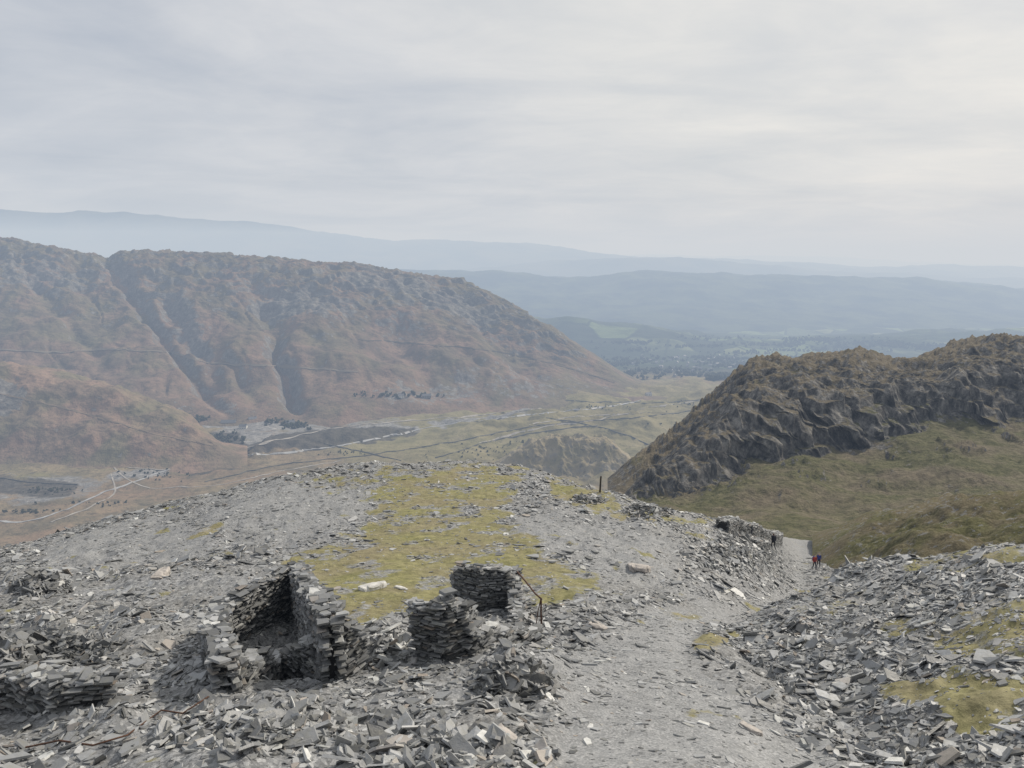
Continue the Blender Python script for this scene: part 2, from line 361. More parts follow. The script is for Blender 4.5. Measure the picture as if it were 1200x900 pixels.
def scatter(s,n,ymax,um=(-170,1370)):
    gr=s.att['grass'][:-1,:-1]; pa=s.att['path'][:-1,:-1]; Y=s.Y[:-1,:-1]; U=s.U[:-1,:-1]
    clump=smooth(-.35,.35,fbm(s.X/3.5,s.Y/3.5,4,90))[:-1,:-1]
    dens=(1-.80*gr)*(1-.42*pa)*(.35+.9*clump)*np.where(Y<26,2.3,1.0)*smooth(ymax,ymax*.8,Y)*(Y>6)*(U>um[0])*(U<um[1])*(s.Nn[:-1,:-1,2]>.2)
    w=(s.area[:-1,:-1]*dens).ravel(); c=rng.choice(len(w),n,p=w/w.sum())
    i,j=np.unravel_index(c,dens.shape); a,b=rng.random(n),rng.random(n)
    def L(A):
        return (A[i,j]*(1-a)*(1-b)+A[i+1,j]*a*(1-b)+A[i,j+1]*(1-a)*b+A[i+1,j+1]*a*b)
    C=np.stack([L(s.X),L(s.Y),L(s.Z)],-1); N=s.Nn[i,j].copy()
    flat=np.maximum(gr[i,j],pa[i,j])
    A=np.exp(rng.normal(math.log(.066),.6,n)); A=np.clip(A,.024,.36)*np.where(flat>.5,.66,1)*np.where(C[:,1]>32,1.35,1)
    B=A*rng.uniform(.35,.85,n); T=np.clip(A*rng.uniform(.035,.12,n),.004,.02)
    tl=rng.normal(0,1,(n,3))*(.26*(1-.65*flat))[:,None]; N=N+tl
    C[:,2]+=T*.6+A*np.abs(rng.normal(0,.16,n))*(1-.8*flat)
    return C,N,A,B,T
def scat_obj(name,s,n,ymax,**k):
    C,N,A,B,T=scatter(s,n,ymax,**k); h=n//2
    return join_slabs(name,[slabs('',C[:h],N[:h],A[:h],B[:h],T[:h],None,4),slabs('',C[h:],N[h:],A[h:],B[h:],T[h:],None,5)],SLATE)
scat_obj('slate_scree',heap,170000,100)
scat_obj('slate_scree',mound,46000,45,um=(850,1380))
# ------------------------------------------------------------------ dry stone walls
def drywall(name,segs,thick=.5,mat=None,parent=None,sc=1.0):
    parts=[];core=[]
    for poly in segs:
        for (p0,h0),(p1,h1) in zip(poly[:-1],poly[1:]):
            d=Vector((p1.x-p0.x,p1.y-p0.y,0)); L=d.length; d/=L; nrm=Vector((-d.y,d.x,0))
            Cs=[];Ax=[];Hs=[]
            zmin=min(p0.z,p1.z)-.5
            z=zmin; hm=max(p0.z+h0,p1.z+h1)+.2
            rag=np.convolve(rng.uniform(-.36,.20,46),[.25,.5,.25],'valid')[:40]
            def top(s): 
                t=s/L; return p0.z*(1-t)+p1.z*t+h0*(1-t)+h1*t+np.interp(t,np.linspace(0,1,len(rag)),rag)
            while z<hm:
                th=rng.uniform(.025,.075)*sc
                for side in (-1,1):
                    s=rng.uniform(-.15,.05)
                    while s<L+.05:
                        l=rng.uniform(.10,.42)*sc
                        if z<top(s+l/2) and rng.random()>.05:
                            istop=z+th*2>top(s+l/2)
                            w=rng.uniform(.14,.22)+(.08 if istop else 0); off=side*(thick/2-w/2+rng.uniform(-.07,.06))
                            c=p0+d*(s+l/2)+nrm*off; Cs.append((c.x,c.y,z+th/2)); Hs.append((l/2*.97,w/2,th/2*rng.uniform(.7,.95)))
                            an=rng.normal(0,.15); Ax.append((d.x*math.cos(an)-d.y*math.sin(an),d.x*math.sin(an)+d.y*math.cos(an),rng.normal(0,.06)))
                        s+=l
                z+=th
            n=len(Cs); Cs=np.array(Cs);Hs=np.array(Hs);Ax=np.array(Ax); Ax/=np.linalg.norm(Ax,axis=1,keepdims=True)
            Up=np.array([[0,0,1.]])+rng.normal(0,.08,(n,3)); Ay=np.cross(Up,Ax); Ay/=np.linalg.norm(Ay,axis=1,keepdims=True); Az=np.cross(Ax,Ay)
            sg=np.array([(-1,-1,-1),(1,-1,-1),(1,1,-1),(-1,1,-1),(-1,-1,1),(1,-1,1),(1,1,1),(-1,1,1)],float)
            S=sg[None]*Hs[:,None]*(1+rng.uniform(-.3,.08,(n,8,3)))
            V=Cs[:,None]+S[...,0:1]*Ax[:,None]+S[...,1:2]*Ay[:,None]+S[...,2:3]*Az[:,None]
            parts.append(V.reshape(-1,3))
            m=max(3,int(L/.3)); ss=np.linspace(0.02,L-.02,m)
            for a,b in zip(ss[:-1],ss[1:]):
                ta=min(top(a),top(b),top((a+b)/2))-.12
                q=[]
                for zz in (zmin-.3,max(ta,zmin-.1)):
                    for s_,o in ((a,-1),(b,-1),(b,1),(a,1)):
                        c=p0+d*s_+nrm*(o*(thick/2-.12)); q.append((c.x,c.y,zz))
                core.append(np.array(q))
    bf=np.array([(3,2,1,0),(4,5,6,7),(0,1,5,4),(1,2,6,5),(2,3,7,6),(3,0,4,7)])
    V=np.concatenate(parts); nb=len(V)//8
    Q=(bf[None]+(np.arange(nb)*8)[:,None,None]).reshape(-1,4)
    par=bpy.data.objects.new(name,None); scene.collection.objects.link(par)
    o=quads_obj('stones',V,Q,mat or SLATEW); o.parent=par
    V=np.concatenate(core); nb=len(V)//8
    o=quads_obj('rubble_core',V,(bf[None]+(np.arange(nb)*8)[:,None,None]).reshape(-1,4),CORE); o.parent=par
    Cc=[];Nc=[]
    for poly in segs:
        for (p0,h0),(p1,h1) in zip(poly[:-1],poly[1:]):
            n=int((p1-p0).length*22)
            for k in range(n):
                t=rng.random(); p=p0.lerp(p1,t); Cc.append((p.x+rng.normal(0,thick*.25),p.y+rng.normal(0,thick*.25),p.z+h0*(1-t)+h1*t+rng.uniform(-.14,.04))); Nc.append((rng.normal(0,.15),rng.normal(0,.15),1))
    A=rng.uniform(.07,.22,len(Cc)); o=join_slabs('cap_slates',[slabs('',np.array(Cc),np.array(Nc),A,A*.7,np.clip(A*.1,.008,.03),None,5)],SLATE); o.parent=par
    return par
H=lambda u,v:heap.hit(u,v)[0]
def hp(*pts): return [(H(u,v),h) for u,v,h in pts]
drywall('ruined_slate_building',[hp((350,714,1.65),(366,748,1.6),(390,797,1.5)),hp((347,712,1.6),(274,748,1.25)),hp((262,748,1.15),(254,780,1.0),(266,808,.9)),hp((270,808,.65),(330,792,.55),(380,788,1.0)),hp((398,794,1.35),(418,790,1.15))],.5)
drywall('ruined_slate_hut',[hp((540,712,1.6),(562,716,1.6),(588,714,1.45),(603,706,1.2)),hp((541,710,1.45),(536,706,1.2)),hp((601,708,1.15),(606,725,.6),(603,742,.35)),
   hp((489,772,1.4),(518,772,1.45),(536,764,1.4)),hp((537,765,1.2),(549,738,.6)),hp((545,768,.7),(562,758,.5)),hp((562,757,.45),(625,750,.3))],.45)
drywall('low_slate_wall',[hp((-60,828,.75),(20,826,.75),(70,830,.65),(125,824,.6))],.5)
drywall('ruined_track_wall',[hp((846,621,.8),(858,622,1.1),(872,624,.8)),hp((876,626,1.1),(894,630,.7),(912,633,.9)),hp((880,636,.4),(896,639,.4))],1.0,sc=1.3)
drywall('collapsed_rim_wall',[hp((742,594,.35),(763,599,.45)),hp((676,584,.25),(698,589,.35))],.7)
def rubble(name,u,v,n,ru,rv,a0,a1,mat,hgt=.5,tilt=.5):
    Cs=[];Ns=[]
    for k in range(n):
        r=math.sqrt(rng.random()); t=rng.random()*6.283
        p,nn=heap.hit(u+ru*r*math.cos(t),v+rv*r*math.sin(t)); Cs.append((p.x,p.y,p.z+hgt*(1-r)*rng.random())); Ns.append(tuple(nn))
    A=a0+(a1-a0)*rng.random(n)**3; return join_slabs(name,[slabs('',np.array(Cs),np.array(Ns)+rng.normal(0,tilt,(n,3)),A,A*rng.uniform(.3,.8,n),np.clip(A*rng.uniform(.04,.13,n),.007,.03),None,5)],mat)
rubble('slate_pile',48,690,700,36,10,.10,.36,SLATEW,.9,.7)
rubble('slate_pile',450,768,900,44,18,.06,.28,SLATE,.6,.5)
rubble('slate_pile',600,800,900,50,22,.06,.30,SLATEW,.6,.45)
rubble('slate_pile',60,760,1200,85,22,.06,.28,SLATEW,.6,.5)
rubble('slate_pile',300,855,1100,120,30,.05,.28,SLATE,.2,.35)
rubble('slate_pile',520,880,700,130,22,.05,.30,SLATE,.2,.35)
rubble('slate_pile',1000,850,320,90,30,.05,.26,SLATE,.1,.25)
rubble('slate_pile',860,650,600,45,22,.12,.4,SLATE,.4,.4)
rubble('slate_pile',760,600,260,30,8,.15,.45,SLATEW,.4,.4)
rubble('slate_pile',690,586,160,20,5,.15,.45,SLATEW,.4,.4)
rubble('slate_pile',880,632,300,34,8,.15,.5,SLATEW,.4,.5)
def boulder(name,u,v,sx,sy,sz,rot,mat,sheet=heap):
    bm=bmesh.new(); bmesh.ops.create_icosphere(bm,subdivisions=4,radius=1)
    sd=rng.integers(100)
    for w in bm.verts:
        c=w.co; e=.55; s=Vector([math.copysign(abs(t)**e,t) for t in c]); s=s*.76
        nn=float(fbm(np.array([c.x*1.3+sd]),np.array([c.y*1.3+c.z]),4,5)[0]); w.co=Vector((s.x*sx*(1-.25*c.y),s.y*sy*(1+.3*c.x),s.z*sz))*(1+.45*nn)
    me=bpy.data.meshes.new(name); bm.to_mesh(me); bm.free(); me.materials.append(mat)
    o=bpy.data.objects.new(name,me); scene.collection.objects.link(o); p,n=sheet.hit(u,v)
    o.location=p+Vector((0,0,sz*.3)); q=Vector(n).to_track_quat('Z','Y'); o.rotation_mode='QUATERNION'; o.rotation_quaternion=q@Matrix.Rotation(rot,3,'Z').to_quaternion()
    return o
PINK=mat_flat('pale_boulder',(.48,.44,.40),.7,(.27,.25,.23),5,bump=.03); WH=mat_flat('white_boulder',(.66,.65,.61),.7,(.42,.41,.39),5,bump=.03)
boulder('pale_boulder',749,668,.66,.55,.24,.4,PINK); boulder('white_boulder',437,690,.66,.42,.2,-.2,WH); boulder('pale_boulder',190,676,.8,.35,.25,.1,PINK)
boulder('pale_boulder',700,735,.35,.25,.1,.5,PINK); boulder('pale_boulder',590,862,.28,.18,.08,.2,PINK); boulder('pale_boulder',415,790,.3,.22,.1,.9,PINK)
boulder('white_boulder',470,690,.35,.2,.08,.2,WH); boulder('pale_boulder',880,855,.3,.14,.06,.1,PINK)
def tube(name,pts,r,mat,parent=None):
    cu=bpy.data.curves.new(name,'CURVE'); cu.dimensions='3D'; sp=cu.splines.new('POLY'); sp.points.add(len(pts)-1)
    for p,q in zip(sp.points,pts): p.co=(*q,1)
    cu.bevel_depth=r; cu.bevel_resolution=2; cu.use_fill_caps=True
    o=bpy.data.objects.new(name,cu); scene.collection.objects.link(o)
    dg=bpy.context.evaluated_depsgraph_get(); me=bpy.data.meshes.new_from_object(o.evaluated_get(dg)); bpy.data.objects.remove(o)
    o=bpy.data.objects.new(name,me); scene.collection.objects.link(o); me.materials.clear(); me.materials.append(mat)
    if parent: o.parent=parent
    return o
RUST=mat_flat('rusty_iron',(.13,.065,.04),.8,(.06,.035,.025),20)
par=bpy.data.objects.new('bent_iron_rail',None); scene.collection.objects.link(par)
b=H(632,732); a=H(606,716); 
tube('rail_bar',[a+Vector((0,.1,1.35)),a.lerp(b,.4)+Vector((0,.1,1.15)),a.lerp(b,.8)+Vector((0,0,.95)),b+Vector((.05,0,.85))],.026,RUST,par)
tube('rail_upright',[b+Vector((.08,0,-.2)),b+Vector((.05,0,.4)),b+Vector((.05,0,.86))],.028,RUST,par)
tube('rail_stay',[b+Vector((-.12,.02,-.2)),b+Vector((-.05,0,.4)),b+Vector((.04,0,.84))],.016,RUST,par)
WOOD=mat_flat('weathered_wood',(.05,.04,.03),.9)
p=H(703,577)
bm=bmesh.new(); bmesh.ops.create_cone(bm,cap_ends=True,segments=8,radius1=.075,radius2=.06,depth=1.4)
for w in bm.verts: w.co.z+=.55; w.co.x+=.04*w.co.z+ (.03 if w.co.z>1 and w.co.y>0 else 0); 
me=bpy.data.meshes.new('wooden_post'); bm.to_mesh(me); bm.free(); me.materials.append(WOOD); o=bpy.data.objects.new('wooden_post',me); o.location=p; scene.collection.objects.link(o)
tube('rusty_cable',[H(u,v)+Vector((0,0,.1)) for u,v in ((30,882),(70,874),(110,880),(150,868),(190,838),(215,842),(245,822))],.016,RUST)
# ------------------------------------------------------------------ people
def person(u,v,head,top,trs,pack,sheet=heap,hair=(.05,.03,.02),sc=1.0):
    par=bpy.data.objects.new('walking_hiker',None); scene.collection.objects.link(par)
    J={'pel':((0,0,.95),.135),'sp':((0,.01,1.14),.125),'ch':((0,.03,1.36),.15),'nk':((0,.04,1.5),.055),'hd':((0,.06,1.60),.085),'ht':((0,.06,1.70),.085),'ns':((0,.155,1.61),.018),
     'sl':((-.18,.03,1.42),.065),'el':((-.25,-.10,1.16),.045),'wl':((-.23,.03,.95),.03),'hl':((-.23,.06,.88),.035),
     'sr':((.18,.03,1.42),.065),'er':((.25,.02,1.15),.045),'wr':((.23,.2,1.0),.03),'hr':((.23,.25,.95),.035),
     'pl':((-.1,0,.88),.1),'kl':((-.1,.17,.5),.065),'al':((-.1,.2,.1),.045),'tl':((-.1,.36,.05),.04),
     'pr':((.1,0,.88),.1),'kr':((.1,.0,.48),.065),'ar':((.1,-.3,.15),.045),'tr':((.1,-.17,.05),.04)}
    E=[('pel','sp'),('sp','ch'),('ch','nk'),('nk','hd'),('hd','ht'),('hd','ns'),('ch','sl'),('sl','el'),('el','wl'),('wl','hl'),('ch','sr'),('sr','er'),('er','wr'),('wr','hr'),
       ('pel','pl'),('pl','kl'),('kl','al'),('al','tl'),('pel','pr'),('pr','kr'),('kr','ar'),('ar','tr')]
    for sd in 'lr':
        hx=J['h'+sd][0]
        for k,(dx,dy,dz) in enumerate(((-.03,.04,-.075),(-.01,.05,-.09),(.01,.05,-.085),(.028,.045,-.07),(.0,.07,-.02))):
            J[f'f{sd}{k}']=((hx[0]+dx,hx[1]+dy,hx[2]+dz),.009); E.append(('h'+sd,f'f{sd}{k}'))
    ks=list(J); me=bpy.data.meshes.new('b'); me.from_pydata([J[k][0] for k in ks],[(ks.index(a),ks.index(b)) for a,b in E],[])
    o=bpy.data.objects.new('b',me); scene.collection.objects.link(o); o.modifiers.new('s','SKIN'); o.modifiers.new('u','SUBSURF').levels=1
    for i,k in enumerate(ks): me.skin_vertices[0].data[i].radius=(J[k][1],)*2; me.skin_vertices[0].data[i].use_root=(i==0)
    dg=bpy.context.evaluated_depsgraph_get(); m2=bpy.data.meshes.new_from_object(o.evaluated_get(dg)); bpy.data.objects.remove(o)
    for mm in (mat_flat('jacket',top,.8),mat_flat('trousers',trs,.85),mat_flat('boots',(.03,.025,.02)),mat_flat('skin',(.5,.32,.25),.6,(.45,.28,.2)),mat_flat('hair',hair)): m2.materials.append(mm)
    for f in m2.polygons:
        c=f.center; f.use_smooth=True
        f.material_index=3 if (c.z>1.5 or (abs(c.x)>.19 and c.z<.99 and c.z>.75)) else 0 if c.z>.98 or abs(c.x)>.21 else 1 if c.z>.17 else 2
        if c.z>1.68 or (c.z>1.56 and c.y<.05): f.material_index=4
    bo=bpy.data.objects.new('body',m2); scene.collection.objects.link(bo); bo.parent=par
    bm=bmesh.new(); bmesh.ops.create_cube(bm,size=1); bmesh.ops.bevel(bm,geom=bm.edges[:],offset=.2,segments=3,affect='EDGES')
    for w in bm.verts: w.co=Vector((w.co.x*.34*(1-.15*w.co.z),w.co.y*.22-.19,w.co.z*.52+1.24))
    pm=bpy.data.meshes.new('backpack'); bm.to_mesh(pm); bm.free(); pm.materials.append(mat_flat('pack',pack,.8)); po=bpy.data.objects.new('backpack',pm); scene.collection.objects.link(po); po.parent=par
    p,_=sheet.hit(u,v); par.location=p; par.rotation_euler=(0,0,head); par.scale=(sc,)*3
person(954,668,math.radians(185),(.45,.05,.03),(.04,.04,.06),(.03,.05,.25))
person(959,665,math.radians(170),(.04,.06,.3),(.03,.03,.03),(.05,.05,.12))
person(906,644,math.radians(10),(.03,.03,.04),(.03,.03,.03),(.04,.04,.05))
# ------------------------------------------------------------------ grass bank & crag
def simple(cols,sink=.97,dz=-3,bk=((1.15,-.04),(1.6,-.45))):
    out=[]
    for u,rows in cols:
        v,y=rows[0]; z=v2q(v)*y; v2,y2=rows[-1]; z2=v2q(v2)*y2
        out.append((u,[(y*sink,z+dz,'z')]+rows+[(y2*a,z2+b*y2,'z') for a,b in bk]))
    return out
bank=Sheet('grass_bank_ground',simple([(952,[(668,92),(655,96),(644,100)]),(1000,[(672,76),(648,86),(626,95)]),(1060,[(676,60),(640,76),(607,90)]),(1130,[(680,52),(640,68),(598,85)]),(1200,[(690,45),(640,62),(589,80)]),(1500,[(700,38),(620,52),(555,70)]),(1900,[(720,30),(600,45),(520,60)])],bk=((1.2,-.05),(1.7,-.4),(2.2,-.9))),
   [4,60,60,10,6,4],420,BANK,lambda s:(fbm(s.X/9,s.Y/9,5,31)*2.6+fbm(s.X/1.6,s.Y/1.6,3,33)*.5)*smooth(952,1030,s.U))
bank.build()
cu=[712,740,780,830,870,920,1000,1060,1130,1200,1500,1900]
cv_=[596,570,536,483,446,430,426,433,414,403,380,360]
clif=list(zip([598,583,575,565,553,539,523,512,499,491,470,450],[226,226,224,228,232,238,248,252,257,262,272,282]))
gb=list(zip([602,596,600,612,624,636,645,648,648,648,640,630],[205,198,180,155,145,138,130,125,120,115,100,90]))
cc=[]
for u,cv0,f,g_ in zip(cu,cv_,clif,gb):
    h=f[0]-cv0; c=(cv0,f[1]+8+h*.55)
    m1=(f[0]-h*.42,f[1]+2+h*.11); m2=(f[0]-h*.76,f[1]+4+h*.23); gm=((f[0]+g_[0])/2+1,(f[1]*.55+g_[1]*.45))
    cc.append((u,[g_,gm,f,m1,m2,c]))
def dcrag(s):
    e=smooth(712,770,s.U); cl=smooth(2.75,3.3,s.T)*(1-smooth(4.6,5.6,s.T))
    wx=s.X+fbm(s.X/30,s.Z/30,3,70)*14+s.Z*.45
    bt=(ridged(wx/30,s.Z/70,3,77,.6)-.3)*10+(ridged(wx/9,s.Z/18,3,78,.6)-.3)*4.0+(ridged(wx/3.5,s.Z/5,2,76,.6)-.4)*1.2
    dy=-bt*cl*e; dx=fbm(s.X/10,s.Z/8,3,99)*3*cl*e
    q=s.Z/5.5+fbm(s.X/18,s.Y/18,3,98)*1.3; tr=q-np.floor(q)
    st=((smooth(.25,.75,tr)-tr)*3.0+fbm(s.X/12,s.Z/6,3,97)*2.0)*cl*e
    tp=(fbm(s.X/28,s.Y/28,4,79,.5)*5.5+(ridged(s.X/15,s.Y/15,4,85,.5)-.5)*4.0)*smooth(4.3,5.3,s.T)*e
    oc=smooth(.12,.3,fbm(s.X/16,s.Y/16,4,86))*(ridged(s.X/6,s.Y/6,3,84))*2.0*smooth(1.5,2.6,s.T)*(1-smooth(2.9,3.4,s.T))
    gl=fbm(s.X/30,s.Y/30,5,81)*5*smooth(1,2,s.T)*(1-smooth(2.8,3.6,s.T))+fbm(s.X/3,s.Y/3,3,83)*.45
    return dx,dy,tp+st+oc+gl*smooth(712,740,s.U)
crag=Sheet('crag_hill',simple(cc,.9,-12,((1.12,0),(1.5,-.12),(2.2,-.6))),[6,50,60,110,110,90,20,10,6],0,CRAG,dcrag,ulist=np.concatenate([np.linspace(712,1260,760,endpoint=False),np.linspace(1260,1900,200)]))
crag.att['rock']=smooth(2.9,3.3,crag.T+fbm(crag.X/18,crag.Y/18,4,71)*.9)*(1-.7*smooth(4.8,5.5,crag.T)); crag.att['top']=smooth(3.6,4.8,crag.T)
crag.build()
# ------------------------------------------------------------------ valley
def vz(v,z): return (z/v2q(v),z,'z')
vc=[]
for u in (-1100,-300,0,300,620,800,900,1200,1900,2300):
    r=[(60,-130,'z'),(350,-215,'z'),vz(640,-255),vz(575,-258),vz(535,-260),vz(500,-262),vz(470,-268),vz(450,-288),vz(430,-340),vz(404,-385),vz(380,-392),(9000,-395,'z'),(16000,-400,'z'),(34000,-420,'z'),(48000,-700,'z')]
    vc.append((u,r))
TIP=[(285,527),(318,510),(370,503),(440,499),(482,500),(488,506),(420,516),(350,524),(300,531)]
def dval(s):
    a=smooth(500,800,s.Y)
    m=smooth(430,620,s.U)*(1-smooth(1700,2300,s.Y))
    return fbm(s.X/120,s.Y/120,6,3,.55)*(10+22*m)*a+fbm(s.X/700,s.Y/700,5,8)*45*smooth(2200,4500,s.Y)-6*np.exp(-((s.U-330)/200)**2)*a+12*smooth(-1,7,poly_sd(s.U,s.V0,TIP)+fbm(s.X/25,s.Y/25,4,14)*5)
valley=Sheet('valley_ground',vc,[6,10,50,60,60,60,60,60,70,50,30,20,10,6],900,VAL,dval)
U,V=valley.U,valley.V0; w=fbm(valley.X/60,valley.Y/60,5,13)*14
sp=0
for p,a in (([(225,520),(300,500),(380,492),(470,490),(490,500),(380,512),(300,522),(240,530)],.75),([(-40,550),(60,552),(125,562),(100,585),(30,590),(-40,585)],.5),([(215,488),(330,484),(355,498),(300,505),(230,500)],.95),([(500,492),(640,478),(640,486),(520,500)],.85),([(140,548),(200,545),(180,560),(120,562)],.75)):
    sp=np.maximum(sp,a*smooth(-5,5,poly_sd(U,V,p)+w*.6))
valley.att['spoil']=sp+0*U
dk=0
for p,a in ((TIP,.95),([(-40,553),(50,556),(90,566),(80,582),(-40,580)],.65),([(205,538),(260,534),(280,545),(225,552)],.65),([(240,505),(280,505),(290,520),(255,522)],.7)):
    dk=np.maximum(dk,a*smooth(-4,4,poly_sd(U,V,p)+w*.5))
valley.att['dark']=dk+0*U
gg=0
for p in ([(330,500),(500,480),(900,450),(900,560),(760,575),(560,545),(420,535)],[(540,470),(900,440),(900,475),(640,485)]): gg=np.maximum(gg,smooth(-12,12,poly_sd(U,V,p)+w*1.6))
valley.att['green']=gg+0*U
valley.att['field']=smooth(1900,2500,valley.Y+w*20)
valley.build()
knoll=Sheet('rocky_knoll',simple([(575,[(556,915),(552,925),(548,930)]),(600,[(560,905),(545,918),(534,930)]),(625,[(564,898),(540,918),(519,938)]),(665,[(566,895),(540,918),(514,945)]),(705,[(566,895),(541,918),(516,940)]),(730,[(566,895),(548,915),(534,930)]),(755,[(566,897),(560,905),(556,912)])],.98,-10,((1.04,-.005),(1.2,-.15))),[4,60,60,20,6],260,KN,
   lambda s:((ridged(s.X/30,s.Y/30,4,101,.5)-.4)*9+fbm(s.X/12,s.Y/12,3,103)*2)*smooth(575,610,s.U)*(1-smooth(725,755,s.U))*smooth(.8,1.6,s.T)); knoll.build()
nh=[(-900,[(560,930),(500,1010),(430,1100),(395,1180)]),(-300,[(550,960),(500,1020),(445,1100),(408,1170)]),(0,[(541,985),(500,1040),(458,1100),(427,1160)]),(60,[(545,975),(505,1030),(467,1090),(438,1145)]),(110,[(548,965),(515,1010),(480,1070),(451,1120)]),(160,[(548,965),(520,1000),(492,1050),(467,1095)]),(200,[(544,975),(522,1000),(502,1035),(483,1070)]),(235,[(540,985),(527,1005),(516,1020),(505,1040)]),(262,[(536,998),(533,1005),(530,1012),(527,1020)]),(290,[(536,1005),(535,1010),(534,1015),(533,1020)])]
near=Sheet('near_hill',simple(nh,.97,-8,((1.05,0),(1.25,-.15))),[4,50,50,60,15,6],560,NEARM,lambda s:(fbm(s.X/70,s.Y/70,5,111)*12+(ridged(s.X/45,s.Y/45,3,113)-.5)*5)*smooth(1,2,s.T)*(1-smooth(230,285,s.U)))
near.att['rock']=smooth(-4,4,poly_sd(near.U,near.V0,[(-60,440),(15,445),(32,465),(10,485),(-60,490)])+fbm(near.X/15,near.Y/15,4,5)*8)*1.2-.35; near.att['streak']=.40+.9*fbm(near.X/50,near.Y/50,4,6); near.build()
fc=[(-1100,[(520,1150),(420,1450),(330,1750),(240,2000)]),(-300,[(500,1230),(410,1480),(330,1720),(264,2000)]),(0,[(492,1250),(412,1480),(340,1720),(279,2000)]),(60,[(492,1250),(415,1480),(348,1720),(290,1990)]),(105,[(491,1250),(418,1480),(352,1720),(298,1980)]),(170,[(490,1260),(418,1480),(350,1720),(295,1980)]),
 (270,[(489,1275),(418,1490),(354,1720),(299,1970)]),(330,[(488,1285),(420,1500),(358,1720),(305,1960)]),(400,[(487,1295),(422,1505),(362,1720),(309,1950)]),(470,[(483,1340),(424,1530),(368,1740),(318,1950)]),(540,[(479,1385),(428,1560),(378,1755),(331,1950)]),(590,[(476,1420),(434,1570),(393,1740),(353,1900)]),(640,[(473,1450),(444,1580),(413,1710),(381,1840)]),(700,[(469,1500),(455,1590),(439,1680),(422,1770)]),(740,[(467,1530),(460,1600),(454,1660),(448,1720)]),(770,[(467,1550),(464,1610),(462,1660),(460,1700)]),(800,[(468,1560),(467,1600),(466,1640),(465,1680)])]
def dfell(s):
    S=s.U-.62*(s.V0-300)+fbm(s.U/60,s.V0/60,3,119)*45; env=np.sin(np.clip((s.T-1)/3,0,1)*math.pi)**.7*(1-smooth(600,780,s.U))
    g1=-(np.maximum(0,ridged(S/95,s.T*.45,3,121,.45)-.6))*42*(.6+fbm(s.U/90,s.T,3,118))
    d=(g1+fbm(s.X/180,s.Y/180,4,125,.5)*44)*env
    for u0,v0,u1,v1,wd,dp in ((125,300,262,480,9,34),(185,340,262,445,12,32),(318,395,352,482,11,38),(440,350,520,470,12,12),(20,300,130,440,9,13),(255,400,300,470,8,12),(300,330,330,400,16,20),(560,380,640,450,14,10)):
        ab=np.array([u1-u0,v1-v0],float); t=np.clip(((s.U-u0)*ab[0]+(s.V0-v0)*ab[1])/(ab@ab),0,1)
        dd=np.hypot(s.U-u0-t*ab[0]+fbm(s.V0/25,s.V0*0+u0,2,9)*12,s.V0-v0-t*ab[1]); d=d-dp*np.exp(-(dd/wd)**2)*np.sin(np.clip(t*.9+.08,0,1)*math.pi)**.5
    up=smooth(2.0,3.6,s.T)*(1-smooth(600,760,s.U))
    d=d+fbm(s.X/90,s.Y/90,5,131,.5)*10*smooth(1,2,s.T)*(1-smooth(660,780,s.U))+(ridged(s.X/60+s.Z/90,s.Y/45,4,133,.52)-.5)*15*up
    h=s.Z+d; q=h/30+fbm(s.X/90,s.Y/90,3,137)*1.5; tr=(q-np.floor(q)); return d+(smooth(.3,.7,tr)-tr)*13*up*smooth(-.1,.3,fbm(s.X/150,s.Y/150,3,139))
fell=Sheet('fell_hill',simple(fc,.97,-12,((1.12,-.01),(1.5,-.15))),[4,110,110,110,16,6],1300,FELL,dfell)
fu,fv=fell.U,fell.V0; w=fbm(fell.X/40,fell.Y/40,5,17)*16
rk=0
for p,a in (([(300,345),(360,338),(420,360),(380,378),(310,362)],.85),([(420,310),(520,335),(600,370),(560,380),(470,350),(400,325)],.75),([(600,430),(700,440),(760,465),(600,472),(560,455)],.65),([(440,458),(560,438),(560,470),(470,478)],.9),([(0,300),(60,310),(110,330),(60,330),(0,330)],.65),([(180,340),(220,350),(260,430),(230,420)],.6),([(200,470),(330,465),(340,488),(210,490)],.55)):
    rk=np.maximum(rk,a*smooth(-8,8,poly_sd(fu,fv,p)+w))
fell.att['rock']=rk-.20+.22*smooth(2.2,3.8,fell.T); S=fu-.62*(fv-300)+fbm(fu/60,fv/60,3,119)*30
fell.att['streak']=.40+.8*fbm(fell.X/70,fell.Y/110,5,127,.6)+.25*smooth(2.4,3.8,fell.T); fell.build()
# ------------------------------------------------------------------ distant ridges
def ridge(name,crestpts,foot_v,foot_y,top_y,mat,nz,ns,seed,nu=700,bumps=1,field=None):
    cols=[]
    for u,v in crestpts:
        m=foot_v*.45+v*.55; cols.append((u,[(foot_v,foot_y),(m,foot_y*.5+top_y*.5),(v,top_y)]))
    s=Sheet(name,simple(cols,.97,-30,((1.1,-.005),(1.5,-.08))),[4,40,50,10,6],nu,mat,lambda s:fbm(s.X/ns,s.Y/ns,6,seed,.55)*nz*smooth(1,2.2,s.T))
    if field is not None: s.att['field']=field+0*s.U
    s.build(); return s
WOODY=mat_ridge('forest_ridge_ground',(.015,.022,.016),(.06,.075,.04),.004)
FAR=mat_ridge('far_ridge_ground',(.03,.035,.028),(.08,.08,.05),.0015)
r1=ridge('forested_ridge',[(-1100,330),(300,322),(430,318),(520,316),(620,322),(690,326),(760,318),(850,321),(960,325),(1080,327),(1200,338),(1500,345),(2300,350)],392,4400,6200,WOODY,55,500,141)
r2=ridge('middle_ridge',[(-1100,300),(400,325),(520,322),(570,312),(640,307),(760,302),(850,306),(960,317),(1080,322),(1200,325),(2300,325)],345,8000,9500,FAR,80,900,143)
